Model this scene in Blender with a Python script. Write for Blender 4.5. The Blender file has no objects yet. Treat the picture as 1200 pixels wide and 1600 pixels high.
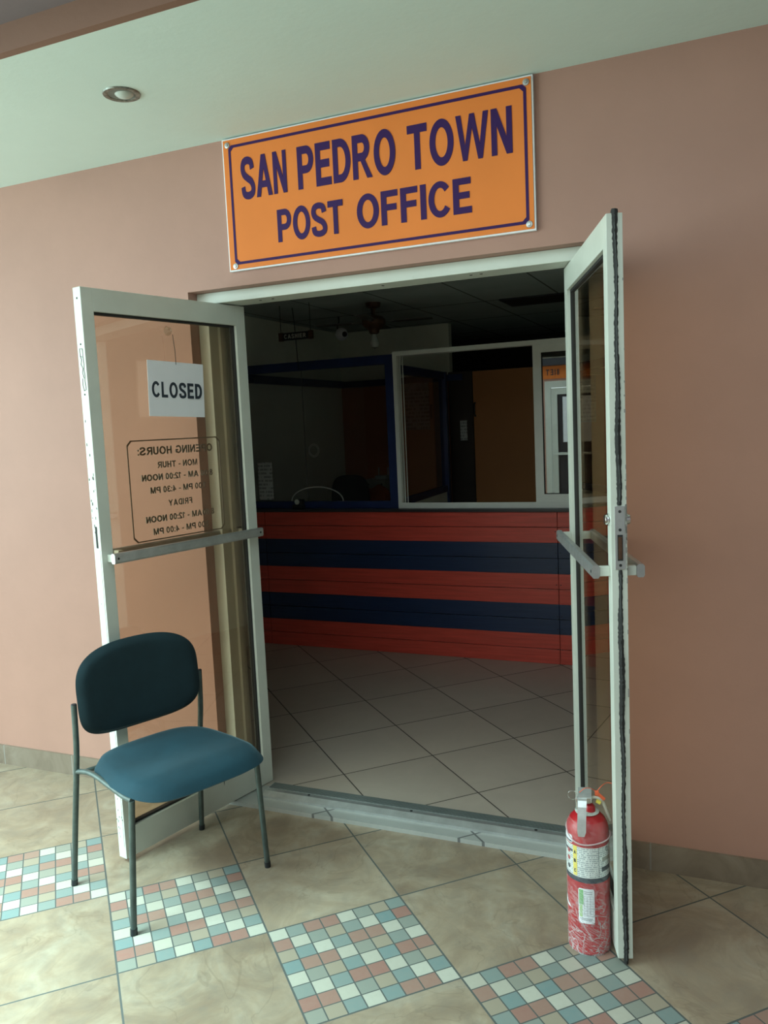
import bpy, bmesh, math, random
from mathutils import Vector, Matrix
random.seed(7)
PI = math.pi
scene = bpy.context.scene
C = scene.collection

# ---------------------------------------------------------------- camera
cam_d = bpy.data.cameras.new('camera')
cam = bpy.data.objects.new('camera', cam_d); C.objects.link(cam)
F_PX, YAW, PITCH, ROLL = 1280.60, 0.408524, -0.104981, -0.045615
_r = Vector((math.cos(YAW), math.sin(YAW), 0))
_f = Vector((-math.sin(YAW)*math.cos(PITCH), math.cos(YAW)*math.cos(PITCH), math.sin(PITCH)))
_u = _r.cross(_f)
rt = _r*math.cos(ROLL) + _u*math.sin(ROLL)
up = -_r*math.sin(ROLL) + _u*math.cos(ROLL)
M = Matrix((rt, up, -_f)).transposed().to_4x4()
M.translation = Vector((1.8962, -2.9297, 1.6313))
cam.matrix_world = M
cam_d.sensor_fit = 'VERTICAL'; cam_d.sensor_height = 24.0
cam_d.lens = F_PX/1600*24.0
cam_d.clip_start = 0.02
scene.camera = cam

# ---------------------------------------------------------------- light and exposure
vs = scene.view_settings
scene.display_settings.display_device = 'sRGB'
vs.view_transform = 'Standard'; vs.look = 'None'; vs.gamma = 1.0; vs.use_curve_mapping = False
vs.exposure = 0.80
world = bpy.data.worlds.new('world'); scene.world = world; world.use_nodes = True
bg = world.node_tree.nodes['Background']
bg.inputs[0].default_value = (0.77, 0.95, 0.93, 1); bg.inputs[1].default_value = 1.75
# daylight that comes in at the open left end of the corridor
la_ = bpy.data.lights.new('corridor_daylight', 'AREA'); la_.shape = 'RECTANGLE'; la_.size = 3.6; la_.size_y = 2.4
la_.energy = 80; la_.color = (0.70, 1.0, 0.97)
lo = bpy.data.objects.new('corridor_daylight', la_); C.objects.link(lo)
lo.location = (-3.6, -3.2, 1.7)
lo.rotation_euler = (Vector((0.4, -0.6, 0.5)) - Vector(lo.location)).to_track_quat('-Z', 'Y').to_euler()

# added area lamp that brightens the floor at the lower left
l2 = bpy.data.lights.new('added_floor_fill', 'AREA'); l2.shape = 'RECTANGLE'; l2.size = 1.4; l2.size_y = .9
l2.energy = 75; l2.color = (0.66, 1.0, 0.98); l2.spread = math.radians(95)
lo2 = bpy.data.objects.new('added_floor_fill', l2); C.objects.link(lo2)
lo2.location = (-0.9, -2.45, 2.7)
lo2.rotation_euler = (Vector((-.75, -2.3, 0)) - Vector(lo2.location)).to_track_quat('-Z', 'Y').to_euler()

# ---------------------------------------------------------------- materials
def _n(nt, t, **k):
    n = nt.nodes.new(t)
    for a, b in k.items(): setattr(n, a, b)
    return n
class NT:
    """small helper round a node tree: m(op, a, b, c) wires a Math node and gives its output"""
    def __init__(s, nt): s.nt = nt
    def put(s, inp, v):
        if hasattr(v, 'is_output') or isinstance(v, bpy.types.NodeSocket): s.nt.links.new(v, inp)
        else: inp.default_value = v
    def m(s, op, a, b=None, c=None):
        n = _n(s.nt, 'ShaderNodeMath', operation=op)
        for i, v in enumerate((a, b, c)):
            if v is not None: s.put(n.inputs[i], v)
        return n.outputs[0]
    def mix(s, f, a, b, mode='MIX'):
        n = _n(s.nt, 'ShaderNodeMix', data_type='RGBA', blend_type=mode)
        s.put(n.inputs[0], f)
        for i, v in ((6, a), (7, b)):
            if isinstance(v, tuple) and len(v) == 3: v = (*v, 1)
            s.put(n.inputs[i], v)
        return n.outputs[2]
    def noise(s, vec, scale, detail=3, rough=.55, dist=0):
        n = _n(s.nt, 'ShaderNodeTexNoise')
        n.inputs['Scale'].default_value = scale; n.inputs['Detail'].default_value = detail
        n.inputs['Roughness'].default_value = rough; n.inputs['Distortion'].default_value = dist
        if vec is not None: s.nt.links.new(vec, n.inputs['Vector'])
        return n.outputs[0]
    def ramp(s, f, stops, interp='LINEAR'):
        n = _n(s.nt, 'ShaderNodeValToRGB'); n.color_ramp.interpolation = interp
        e = n.color_ramp.elements
        while len(e) < len(stops): e.new(0.5)
        for q, (p, c) in zip(e, stops):
            q.position = p; q.color = (*c, 1) if len(c) == 3 else c
        s.put(n.inputs[0], f); return n.outputs[0]
    def coords(s, kind='Object'):
        return _n(s.nt, 'ShaderNodeTexCoord').outputs[kind]
    def sep(s, v):
        n = _n(s.nt, 'ShaderNodeSeparateXYZ'); s.nt.links.new(v, n.inputs[0]); return n.outputs
    def comb(s, x, y, z):
        n = _n(s.nt, 'ShaderNodeCombineXYZ')
        for i, v in enumerate((x, y, z)): s.put(n.inputs[i], v)
        return n.outputs[0]
    def bump(s, h, strength=.2, dist=.01):
        n = _n(s.nt, 'ShaderNodeBump'); n.inputs['Strength'].default_value = strength; n.inputs['Distance'].default_value = dist
        s.nt.links.new(h, n.inputs['Height']); return n.outputs[0]

def new_mat(name):
    m = bpy.data.materials.new(name); m.use_nodes = True
    nt = m.node_tree; b = nt.nodes['Principled BSDF']
    return m, NT(nt), b
def lin(r, g, b):
    return tuple(((c/255)/12.92 if c/255 <= .04045 else ((c/255+.055)/1.055)**2.4) for c in (r, g, b))
def mat(name, col, rough=.5, metal=0, var=.12, scale=8, bump=0, bscale=60, spec=.5, detail=4):
    m, N, b = new_mat(name)
    co = N.coords()
    f = N.noise(co, scale, detail)
    dark = tuple(c*(1-var) for c in col); lite = tuple(min(1, c*(1+var)) for c in col)
    b.inputs['Base Color'].default_value = (*col, 1)
    N.put(b.inputs['Base Color'], N.ramp(f, [(.3, dark), (.7, lite)]))
    b.inputs['Roughness'].default_value = rough; b.inputs['Metallic'].default_value = metal
    b.inputs['Specular IOR Level'].default_value = spec
    if bump: N.put(b.inputs['Normal'], N.bump(N.noise(co, bscale, 3), bump, .004))
    return m

def painted_wall(name, col, var=.08):
    m, N, b = new_mat(name); co = N.coords()
    f = N.noise(co, 1.3, 5, .6); g = N.noise(co, 14, 4, .6)
    c1 = N.ramp(f, [(.3, tuple(c*(1-var) for c in col)), (.7, tuple(c*(1+var) for c in col))])
    c2 = N.mix(N.m('MULTIPLY', g, .12), c1, tuple(c*.7 for c in col))
    N.put(b.inputs['Base Color'], c2); b.inputs['Roughness'].default_value = .55
    b.inputs['Specular IOR Level'].default_value = .35
    N.put(b.inputs['Normal'], N.bump(N.noise(co, 35, 5, .65), .25, .003))
    return m

M_wall = painted_wall('terracotta_paint', (.40, .222, .175))
M_ceil = painted_wall('white_ceiling_paint', (.66, .80, .75), .03)
M_fascia = painted_wall('brown_fascia_paint', (.22, .12, .085))
M_roof = painted_wall('grey_purple_concrete', (.20, .16, .17))
M_graywall = painted_wall('grey_green_interior_paint', (.76, .79, .69))
M_backwall = painted_wall('brown_orange_interior_paint', (.44, .18, .10))
M_dark = painted_wall('dark_and_shade_fill', (.03, .03, .035))  # near black; puts the shade of the rear room and canopy into the colour
M_black = mat('black_plastic', (.012, .014, .018), .45)
M_rubber = mat('black_rubber', (.02, .02, .02), .8)
M_alu = mat('brushed_aluminium', (.50, .52, .52), .38, .75, .12, 20)
M_chrome = mat('chrome', (.75, .78, .78), .16, 1, .05, 30)
M_steel = mat('grey_green_steel', (.075, .10, .095), .38, .5, .2, 30)
M_paper = mat('white_paper', (.78, .80, .84), .75, 0, .03, 5)
M_ink = mat('dark_ink', (.02, .03, .045), .6)
M_blue = mat('navy_paint', (.010, .026, .11), .42, 0, .25, 5)
M_orange = mat('orange_vinyl', (.76, .215, .045), .6, 0, .05, 3, spec=.2)
M_purple = mat('purple_vinyl', (.035, .010, .085), .6, 0, .05, 3, spec=.2)
M_white_gloss = mat('white_window_aluminium', (.80, .82, .77), .35, 0, .06, 6)
M_bulb = mat('frosted_glass_lamp', (.50, .56, .52), .25, 0, .05, 10)
M_brass = mat('old_brown_brass', (.10, .05, .03), .45, .4, .3, 30)
M_redpaint = mat('extinguisher_red', (.42, .016, .022), .3, 0, .15, 12)
M_yellow = mat('yellow_label', (.75, .62, .10), .5, 0, .05)
M_green = mat('green_label', (.22, .48, .20), .5, 0, .08)
M_orangetag = mat('orange_plastic_tag', (.75, .13, .05), .45)
M_glue = mat('grey_tape', (.30, .30, .26), .5)

def frame_paint():
    m, N, b = new_mat('chipped_white_frame_paint'); co = N.coords()
    base = N.ramp(N.noise(co, 5, 4), [(.3, (.54, .58, .52)), (.7, (.61, .65, .59))])
    sx = N.sep(co); v = N.comb(N.m('MULTIPLY', sx[0], 55.), N.m('MULTIPLY', sx[1], 55.), N.m('MULTIPLY', sx[2], 30.))
    chip = N.ramp(N.noise(v, 1, 5, .7), [(.70, (0, 0, 0)), (.725, (1, 1, 1))])
    N.put(b.inputs['Base Color'], N.mix(chip, base, (.33, .34, .32)))
    b.inputs['Roughness'].default_value = .42
    return m
M_frame = frame_paint()

def glass(name, tint, refl=1.0, rough=0.0, ior=1.5):
    m = bpy.data.materials.new(name); m.use_nodes = True; nt = m.node_tree; nt.nodes.clear()
    o = _n(nt, 'ShaderNodeOutputMaterial'); mx = _n(nt, 'ShaderNodeMixShader')
    t = _n(nt, 'ShaderNodeBsdfTransparent'); t.inputs[0].default_value = (*tint, 1)
    g = _n(nt, 'ShaderNodeBsdfGlossy'); g.inputs[0].default_value = (refl, refl, refl, 1); g.inputs['Roughness'].default_value = rough
    N = NT(nt); lw = _n(nt, 'ShaderNodeLayerWeight'); lw.inputs[0].default_value = .5
    f0 = ((ior-1)/(ior+1))**2
    F = N.m('MULTIPLY_ADD', N.m('POWER', lw.outputs['Facing'], 5.), 1-f0, f0)
    # thicker path through the pane at a shallow angle, so more of the tint
    N.put(t.inputs[0], N.mix(N.m('POWER', lw.outputs['Facing'], 3.), tint, tuple(c*(c if c < .8 else .82) for c in tint)))
    nt.links.new(F, mx.inputs[0]); nt.links.new(t.outputs[0], mx.inputs[1]); nt.links.new(g.outputs[0], mx.inputs[2])
    nt.links.new(mx.outputs[0], o.inputs[0]); return m
M_bronze = glass('bronze_glass', (.83, .745, .655), 1, 0, 1.7)
M_clear = glass('clear_sheet', (.84, .84, .85), 1, 0, 1.35)
M_mirrorglass = glass('reflective_window_glass', (.45, .45, .45), 1, 0, 2.6)

# -- outdoor floor: big slate tiles set at 45 degrees, every second diagonal a mosaic tile
def floor_mat(name, s, t0, ang, mosaic, cols, groutcol, gw):
    m, N, b = new_mat(name); co = N.coords(); x, y, z = N.sep(co)[:3]
    x = N.m('SUBTRACT', x, t0[0]); y = N.m('SUBTRACT', y, t0[1]); ca, sa = math.cos(ang)/s, math.sin(ang)/s
    A = N.m('ADD', N.m('MULTIPLY', x, ca), N.m('MULTIPLY', y, sa))
    B = N.m('SUBTRACT', N.m('MULTIPLY', x, sa), N.m('MULTIPLY', y, ca))
    i, j = N.m('FLOOR', A), N.m('FLOOR', B)
    def edge(v, w):      # 1 inside the joint, 0 outside
        f = N.m('FRACT', v); d = N.m('MINIMUM', f, N.m('SUBTRACT', 1., f)); return N.m('LESS_THAN', d, w)
    gr = N.m('MAXIMUM', edge(A, gw/s), edge(B, gw/s))
    wn = _n(N.nt, 'ShaderNodeTexWhiteNoise', noise_dimensions='2D'); N.put(wn.inputs['Vector'], N.comb(i, j, 0.))
    off = N.comb(N.m('MULTIPLY_ADD', i, 7.3, A), N.m('MULTIPLY_ADD', j, 3.1, B), 0.)
    n1 = N.noise(off, 1.9 if mosaic else 1.6, 9, .66, 1.3); n2 = N.noise(off, 7, 6, .65, .6)
    base = N.ramp(n1, [(.34, cols[0]), (.45, cols[1]), (.55, cols[2]), (.66, cols[3])] if mosaic else [(.28, cols[0]), (.45, cols[1]), (.6, cols[2]), (.75, cols[3])])
    base = N.mix(N.m('MULTIPLY', N.m('MULTIPLY', n2, n2), 1.5 if mosaic else .6), base, cols[4])
    base = N.mix(.3 if mosaic else .5, base, N.mix(wn.outputs[0], tuple(c*.86 for c in cols[1]), tuple(c*1.05 for c in cols[2])))
    if mosaic:
        # slate veins
        v = N.m('ABSOLUTE', N.m('SUBTRACT', N.noise(off, 1.1, 4, .5, 1.6), .5))
        base = N.mix(N.m('MULTIPLY', N.m('LESS_THAN', v, .006), .22), base, tuple(c*.45 for c in cols[1]))
    grn = gr
    if mosaic:
        a8, b8 = N.m('MULTIPLY', A, 8.), N.m('MULTIPLY', B, 8.)
        ci, cj = N.m('FLOOR', a8), N.m('FLOOR', b8)
        k = N.m('MODULO', N.m('ADD', N.m('MULTIPLY_ADD', ci, 3., N.m('MULTIPLY', cj, 1.)), 8000.), 8.)
        w2 = _n(N.nt, 'ShaderNodeTexWhiteNoise', noise_dimensions='2D'); N.put(w2.inputs['Vector'], N.comb(ci, cj, 0.))
        kk = N.m('DIVIDE', N.m('ADD', k, .5), 8.)
        chip = N.ramp(kk, [(0, mos['cream']), (.125, mos['red']), (.25, mos['tan']), (.375, mos['blue']), (.5, mos['cream']), (.625, mos['blue']), (.75, mos['red']), (.875, mos['blue2'])], 'CONSTANT')
        chip = N.mix(N.m('MULTIPLY', w2.outputs[0], .35), chip, mos['tan'])
        chip = N.mix(N.m('MULTIPLY', N.noise(off, 30, 4), .35), chip, (.30, .27, .22))
        g8 = N.m('MAXIMUM', edge(a8, .035), edge(b8, .035))
        ism = N.m('COMPARE', i, j, .5)
        base = N.mix(ism, base, chip)
        grn = N.m('MAXIMUM', gr, N.m('MULTIPLY', g8, ism))
    N.put(b.inputs['Base Color'], N.mix(grn, base, groutcol))
    N.put(b.inputs['Roughness'], N.m('MULTIPLY_ADD', grn, .35, .36))
    h = N.m('SUBTRACT', N.m('MULTIPLY', n2, .25), grn)
    N.put(b.inputs['Normal'], N.bump(h, .35, .004))
    return m
mos = dict(cream=(.47, .475, .405), red=(.28, .13, .105), tan=(.30, .255, .19), blue=(.14, .23, .235), blue2=(.20, .24, .215))
M_floor = floor_mat('slate_and_mosaic_floor', .46936, (-.17842, -.78753), PI/4, True,
    [(.185, .125, .085), (.265, .195, .13), (.36, .285, .20), (.41, .36, .275), (.17, .15, .125)], (.075, .085, .08), .003)
M_floor_in = floor_mat('beige_indoor_tiles', .45907, (-.11672, .67619), .79253, False,
    [(.37, .315, .265), (.41, .35, .295), (.45, .385, .325), (.48, .41, .35), (.35, .30, .25)], (.04, .035, .03), .003)
M_step = floor_mat('pale_step_tiles', .45907, (-.35, .0), .79253, False,
    [(.30, .31, .29), (.33, .34, .32), (.36, .37, .35), (.38, .39, .37), (.29, .30, .28)], (.12, .12, .12), .004)
def base_tile():
    m, N, b = new_mat('baseboard_tile'); co = N.coords(); x = N.sep(co)[0]
    f = N.m('FRACT', N.m('DIVIDE', N.m('ADD', x, .64), .45)); g = N.m('LESS_THAN', f, .012)
    n = N.noise(co, 5, 6, .6, .8)
    base = N.ramp(n, [(.3, (.13, .095, .07)), (.5, (.20, .155, .115)), (.7, (.25, .205, .16))])
    N.put(b.inputs['Base Color'], N.mix(g, base, (.26, .25, .23))); b.inputs['Roughness'].default_value = .5
    return m
M_base = base_tile()
def grid_ceiling():
    m, N, b = new_mat('drop_ceiling_tiles'); co = N.coords(); x, y, z = N.sep(co)[:3]
    def ln(v, o, p):
        f = N.m('FRACT', N.m('DIVIDE', N.m('SUBTRACT', v, o), p)); return N.m('LESS_THAN', f, .022)
    g = N.m('MAXIMUM', ln(x, .20, .54), ln(y, .08, .97))
    N.put(b.inputs['Base Color'], N.mix(g, N.ramp(N.noise(co, 3, 4), [(.3, (.34, .40, .39)), (.7, (.42, .48, .47))]), (.07, .08, .08)))
    b.inputs['Roughness'].default_value = .8; return m
M_dropceil = grid_ceiling()
def fabric(name, col):
    m, N, b = new_mat(name); co = N.coords()
    N.put(b.inputs['Base Color'], N.ramp(N.noise(co, 6, 6, .65), [(.3, tuple(c*.8 for c in col)), (.7, tuple(c*1.25 for c in col))]))
    b.inputs['Roughness'].default_value = .85; b.inputs['Specular IOR Level'].default_value = .25
    b.inputs['Sheen Weight'].default_value = .16; b.inputs['Sheen Roughness'].default_value = .4
    b.inputs['Sheen Tint'].default_value = (.5, .75, .85, 1)
    N.put(b.inputs['Normal'], N.bump(N.noise(co, 450, 2), .3, .001)); return m
M_fabric = fabric('blue_seat_fabric', (.006, .029, .042))
M_fabric_back = fabric('dark_back_fabric', (.008, .022, .028))
def plank(name, col):
    m, N, b = new_mat(name); co = N.coords(); x, y, z = N.sep(co)[:3]
    v = N.comb(N.m('MULTIPLY', x, 2.), y, N.m('MULTIPLY', z, 40.))
    N.put(b.inputs['Base Color'], N.ramp(N.noise(v, 1.5, 5, .6), [(.3, tuple(c*.8 for c in col)), (.7, tuple(c*1.15 for c in col))]))
    b.inputs['Roughness'].default_value = .33
    N.put(b.inputs['Normal'], N.bump(N.noise(v, 2.5, 5, .6), .35, .004)); return m
M_plank_red = plank('red_painted_boards', (.62, .075, .052))
M_plank_blue = plank('navy_painted_boards', (.014, .030, .085))
def print_lines(name, pitch, bg_, ink, axis=2, seed=0., words=220.):
    """rows of tiny unreadable print on a label"""
    m, N, b = new_mat(name); co = N.coords(); o = N.sep(co)
    f = N.m('FRACT', N.m('DIVIDE', N.m('ADD', o[axis], 5.), pitch)); row = N.m('FLOOR', N.m('DIVIDE', N.m('ADD', o[axis], 5.), pitch))
    inrow = N.m('LESS_THAN', N.m('ABSOLUTE', N.m('SUBTRACT', f, .5)), .27)
    n = N.noise(N.comb(N.m('MULTIPLY', o[0], words), N.m('MULTIPLY', o[1], words), N.m('MULTIPLY', row, 3.7)), 1, 1)
    k = N.m('MULTIPLY', inrow, N.m('GREATER_THAN', n, .46))
    N.put(b.inputs['Base Color'], N.mix(N.m('MULTIPLY', k, .75), bg_, ink)); b.inputs['Roughness'].default_value = .45
    return m
M_label = print_lines('white_printed_label', .0062, (.72, .76, .74), (.22, .27, .30))
M_notice = print_lines('printed_notice_paper', .028, (.48, .50, .50), (.18, .19, .2), words=60.)
M_calendar = print_lines('calendar_paper', .034, (.36, .35, .38), (.12, .12, .16), words=70.)
def wrap_mat():
    m = bpy.data.materials.new('clear_plastic_wrap'); m.use_nodes = True; nt = m.node_tree; nt.nodes.clear(); N = NT(nt)
    o = _n(nt, 'ShaderNodeOutputMaterial'); mx = _n(nt, 'ShaderNodeMixShader'); t = _n(nt, 'ShaderNodeBsdfTransparent')
    p = _n(nt, 'ShaderNodeBsdfPrincipled'); p.inputs['Base Color'].default_value = (.8, .82, .84, 1); p.inputs['Roughness'].default_value = .22
    co = N.coords(); x, y, z = N.sep(co)[:3]
    ang = N.m('ARCTAN2', y, x)
    z2 = N.m('MULTIPLY_ADD', N.m('SINE', N.m('ADD', ang, 1.2)), .035, z)
    v = N.comb(N.m('MULTIPLY', x, 9.), N.m('MULTIPLY', y, 9.), N.m('MULTIPLY', z2, 60.))
    n1 = N.noise(v, 1.3, 5, .6, 1.3)
    r1 = N.m('SUBTRACT', 1., N.m('MULTIPLY', N.m('ABSOLUTE', N.m('SUBTRACT', n1, .5)), 26.))
    n2 = N.noise(co, 11, 3, .5, 1.4)
    r2 = N.m('SUBTRACT', 1., N.m('MULTIPLY', N.m('ABSOLUTE', N.m('SUBTRACT', n2, .5)), 30.))
    low = N.m('MINIMUM', 1., N.m('MAXIMUM', .25, N.m('SUBTRACT', 1.25, N.m('MULTIPLY', z, 4.))))
    al = N.m('MULTIPLY', N.m('MAXIMUM', N.m('MAXIMUM', r1, r2), .0), .5)
    al = N.m('MINIMUM', .55, N.m('MULTIPLY_ADD', al, low, .05))
    N.put(mx.inputs[0], al); nt.links.new(t.outputs[0], mx.inputs[1]); nt.links.new(p.outputs[0], mx.inputs[2])
    N.put(p.inputs['Normal'], N.bump(n1, .6, .004))
    nt.links.new(mx.outputs[0], o.inputs[0]); return m
M_wrap = wrap_mat()

# ---------------------------------------------------------------- mesh helpers
def obj(name, bm, m, parent=None, smooth=False, loc=None, rot=None):
    me = bpy.data.meshes.new(name); bmesh.ops.recalc_face_normals(bm, faces=bm.faces[:]); bm.to_mesh(me); bm.free()
    for mm in (m if isinstance(m, (list, tuple)) else [m]): me.materials.append(mm)
    if smooth:
        for p in me.polygons: p.use_smooth = True
        me.set_sharp_from_angle(angle=math.radians(40))
    o = bpy.data.objects.new(name, me); C.objects.link(o)
    if parent: o.parent = parent
    if loc: o.location = loc
    if rot: o.rotation_euler = rot
    return o
def BM(): return bmesh.new()
def box(bm, x0, x1, y0, y1, z0, z1, bev=0, T=None):
    r = bmesh.ops.create_cube(bm, size=1.0); vs_ = r['verts']
    for v in vs_:
        v.co = Vector((x0+(v.co.x+.5)*(x1-x0), y0+(v.co.y+.5)*(y1-y0), z0+(v.co.z+.5)*(z1-z0)))
    if bev:
        es = list({e for v in vs_ for e in v.link_edges})
        r2 = bmesh.ops.bevel(bm, geom=es, offset=bev, segments=2, affect='EDGES', profile=.6)
        vs_ = list({v for f in r2['faces'] for v in f.verts} | {v for v in vs_ if v.is_valid})
    if T is not None: bmesh.ops.transform(bm, matrix=T, verts=[v for v in vs_ if v.is_valid])
    return bm
def B(*a, **k): return box(BM(), *a, **k)
def tube(bm, pts, r, seg=12, caps=True, radii=None):
    pts = [Vector(p) for p in pts]; rings = []
    n = None
    for i, p in enumerate(pts):
        t = ((pts[min(i+1, len(pts)-1)]-p).normalized() + (p-pts[max(i-1, 0)]).normalized()).normalized()
        if n is None: n = t.orthogonal().normalized()
        n = (n - t*n.dot(t)).normalized(); b2 = t.cross(n)
        rr = radii[i] if radii else r
        rings.append([bm.verts.new(p + (n*math.cos(2*PI*k/seg)+b2*math.sin(2*PI*k/seg))*rr) for k in range(seg)])
    for a, b2 in zip(rings, rings[1:]):
        for k in range(seg): bm.faces.new((a[k], a[(k+1) % seg], b2[(k+1) % seg], b2[k]))
    if caps: bm.faces.new(rings[0][::-1]); bm.faces.new(rings[-1])
    return bm
def smooth_path(pts, n=6):
    P = [Vector(p) for p in pts]; out = []
    for i in range(len(P)-1):
        p0, p1, p2, p3 = P[max(i-1, 0)], P[i], P[i+1], P[min(i+2, len(P)-1)]
        for k in range(n):
            t = k/n
            out.append(.5*((2*p1)+(p2-p0)*t+(2*p0-5*p1+4*p2-p3)*t*t+(3*p1-p0-3*p2+p3)*t**3))
    out.append(P[-1]); return out
def lathe(bm, prof, seg=32, c=(0, 0, 0), axis='Z', a0=0, a1=2*PI):
    full = abs(a1-a0-2*PI) < 1e-6; n = seg if full else seg+1; rings = []
    for r, h in prof:
        ring = []
        for k in range(n):
            a = a0+(a1-a0)*k/seg
            p = Vector((r*math.cos(a), r*math.sin(a), h))
            if axis == 'Y': p = Vector((p.x, h, p.y))
            if axis == 'X': p = Vector((h, p.x, p.y))
            ring.append(bm.verts.new(p+Vector(c)))
        rings.append(ring)
    for a, b2 in zip(rings, rings[1:]):
        for k in range(n if full else n-1): bm.faces.new((a[k], a[(k+1) % n], b2[(k+1) % n], b2[k]))
    if full:
        if prof[0][0] > 1e-5: bm.faces.new(rings[0][::-1])
        if prof[-1][0] > 1e-5: bm.faces.new(rings[-1])
    bmesh.ops.remove_doubles(bm, verts=bm.verts[:], dist=1e-6)
    return bm
def prism(bm, pts2, h0, h1, f):
    """outline of 2-D points pushed from h0 to h1; f(a, b, h) gives the 3-D point"""
    a = [bm.verts.new(f(p[0], p[1], h0)) for p in pts2]; b2 = [bm.verts.new(f(p[0], p[1], h1)) for p in pts2]
    bm.faces.new(a[::-1]); bm.faces.new(b2); n = len(a)
    for k in range(n): bm.faces.new((a[k], a[(k+1) % n], b2[(k+1) % n], b2[k]))
    return bm
def ring_frame(bm, x0, x1, z0, z1, w, y0, y1, cut=0):
    """flat rectangular outline of width w lying in an x-z plane"""
    def rect(i):
        a, b2, c, d = x0+i, x1-i, z0+i, z1-i; k = cut
        if k: return [(a+k, c), (b2-k, c), (b2, c+k), (b2, d-k), (b2-k, d), (a+k, d), (a, d-k), (a, c+k)]
        return [(a, c), (b2, c), (b2, d), (a, d)]
    O, I = rect(0), rect(w); n = len(O); V = {}
    for nm, L_ in (('o', O), ('i', I)):
        for y in (y0, y1): V[nm, y] = [bm.verts.new((p[0], y, p[1])) for p in L_]
    for k in range(n):
        j = (k+1) % n
        for y in (y0, y1): bm.faces.new((V['o', y][k], V['o', y][j], V['i', y][j], V['i', y][k]))
        for s in 'oi': bm.faces.new((V[s, y0][k], V[s, y0][j], V[s, y1][j], V[s, y1][k]))
    return bm
# heavy grotesque capitals drawn as filled strokes; every glyph is 1 high and w wide
def _band(cx, cy, ro, ri, a0, a1, n=18):
    q = []
    for k in range(n):
        A, B_ = math.radians(a0+(a1-a0)*k/n), math.radians(a0+(a1-a0)*(k+1)/n)
        e = lambda r, t: (cx+r[0]*math.cos(t), cy+r[1]*math.sin(t))
        q.append([e(ro, A), e(ro, B_), e(ri, B_), e(ri, A)])
    return q
def _r(x0, y0, x1, y1): return [[(x0, y0), (x1, y0), (x1, y1), (x0, y1)]]
def _stroke(pts, hx, hy):
    """ribbon with a nib that is hx wide on upright parts and hy high on level parts"""
    P_ = [p for p in smooth_path([(x, y, 0) for x, y in pts], 6)]; L, q = [], []
    for i, p in enumerate(P_):
        t = (P_[min(i+1, len(P_)-1)]-P_[max(i-1, 0)]); t = Vector((t.x/hx, t.y/hy)).normalized()
        nx, ny = -t.y*hx/2, t.x*hy/2; L.append(((p.x+nx, p.y+ny), (p.x-nx, p.y-ny)))
    for a, b in zip(L, L[1:]): q.append([a[0], b[0], b[1], a[1]])
    return q
V_, H_ = .245, .185
def glyph(c):
    if c == 'I': return V_, _r(0, 0, V_, 1)
    if c == 'T': return .84, _r(0, 1-H_, .84, 1)+_r(.42-V_/2, 0, .42+V_/2, 1-H_)
    if c in 'EF':
        q = _r(0, 0, V_, 1)+_r(V_, 1-H_, .74, 1)+_r(V_, .42, .68, .42+H_)
        return .76, q+(_r(V_, 0, .76, H_) if c == 'E' else [])
    if c == 'N': return .82, _r(0, 0, .22, 1)+_r(.60, 0, .82, 1)+[[(0, 1), (.23, 1), (.82, 0), (.59, 0)]]
    if c == 'A': return 1.0, [[(0, 0), (.25, 0), (.62, 1), (.38, 1)], [(1, 0), (.75, 0), (.38, 1), (.62, 1)]]+_r(.25, .21, .75, .37)
    if c == 'W': return 1.32, [[(0, 1), (.21, 1), (.44, 0), (.26, 0)], [(.26, 0), (.44, 0), (.755, 1), (.565, 1)], [(.88, 0), (1.06, 0), (.755, 1), (.565, 1)], [(1.32, 1), (1.11, 1), (.88, 0), (1.06, 0)]]
    if c in 'PR':
        yb = .36 if c == 'P' else .40; ry = (1-yb)/2
        q = _r(0, 0, V_, 1)+_r(V_, 1-H_, .45, 1)+_r(V_, yb, .45, yb+H_)+_band(.45, yb+ry, (.37, ry), (.37-V_, ry-H_), -90, 90)
        if c == 'R': q += [[(.36, .43), (.58, .43), (.92, 0), (.67, 0)]]; return .92, q
        return .82, q
    if c == 'D': return .86, _r(0, 0, V_, 1)+_r(V_, 0, .36, H_)+_r(V_, 1-H_, .36, 1)+_band(.36, .5, (.50, .5), (.26, .315), -90, 90)
    if c == 'O': return 1.0, _band(.5, .5, (.5, .515), (.255, .33), 0, 360, 40)
    if c == 'C': return .93, _band(.49, .5, (.49, .515), (.25, .33), 38, 325, 34)
    if c == 'S': return .84, _stroke([(.10, .30), (.16, .13), (.42, .075), (.68, .13), (.735, .27), (.62, .41), (.42, .49), (.20, .59), (.115, .73), (.19, .88), (.42, .925), (.65, .87), (.72, .71)], .245, .18)
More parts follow.
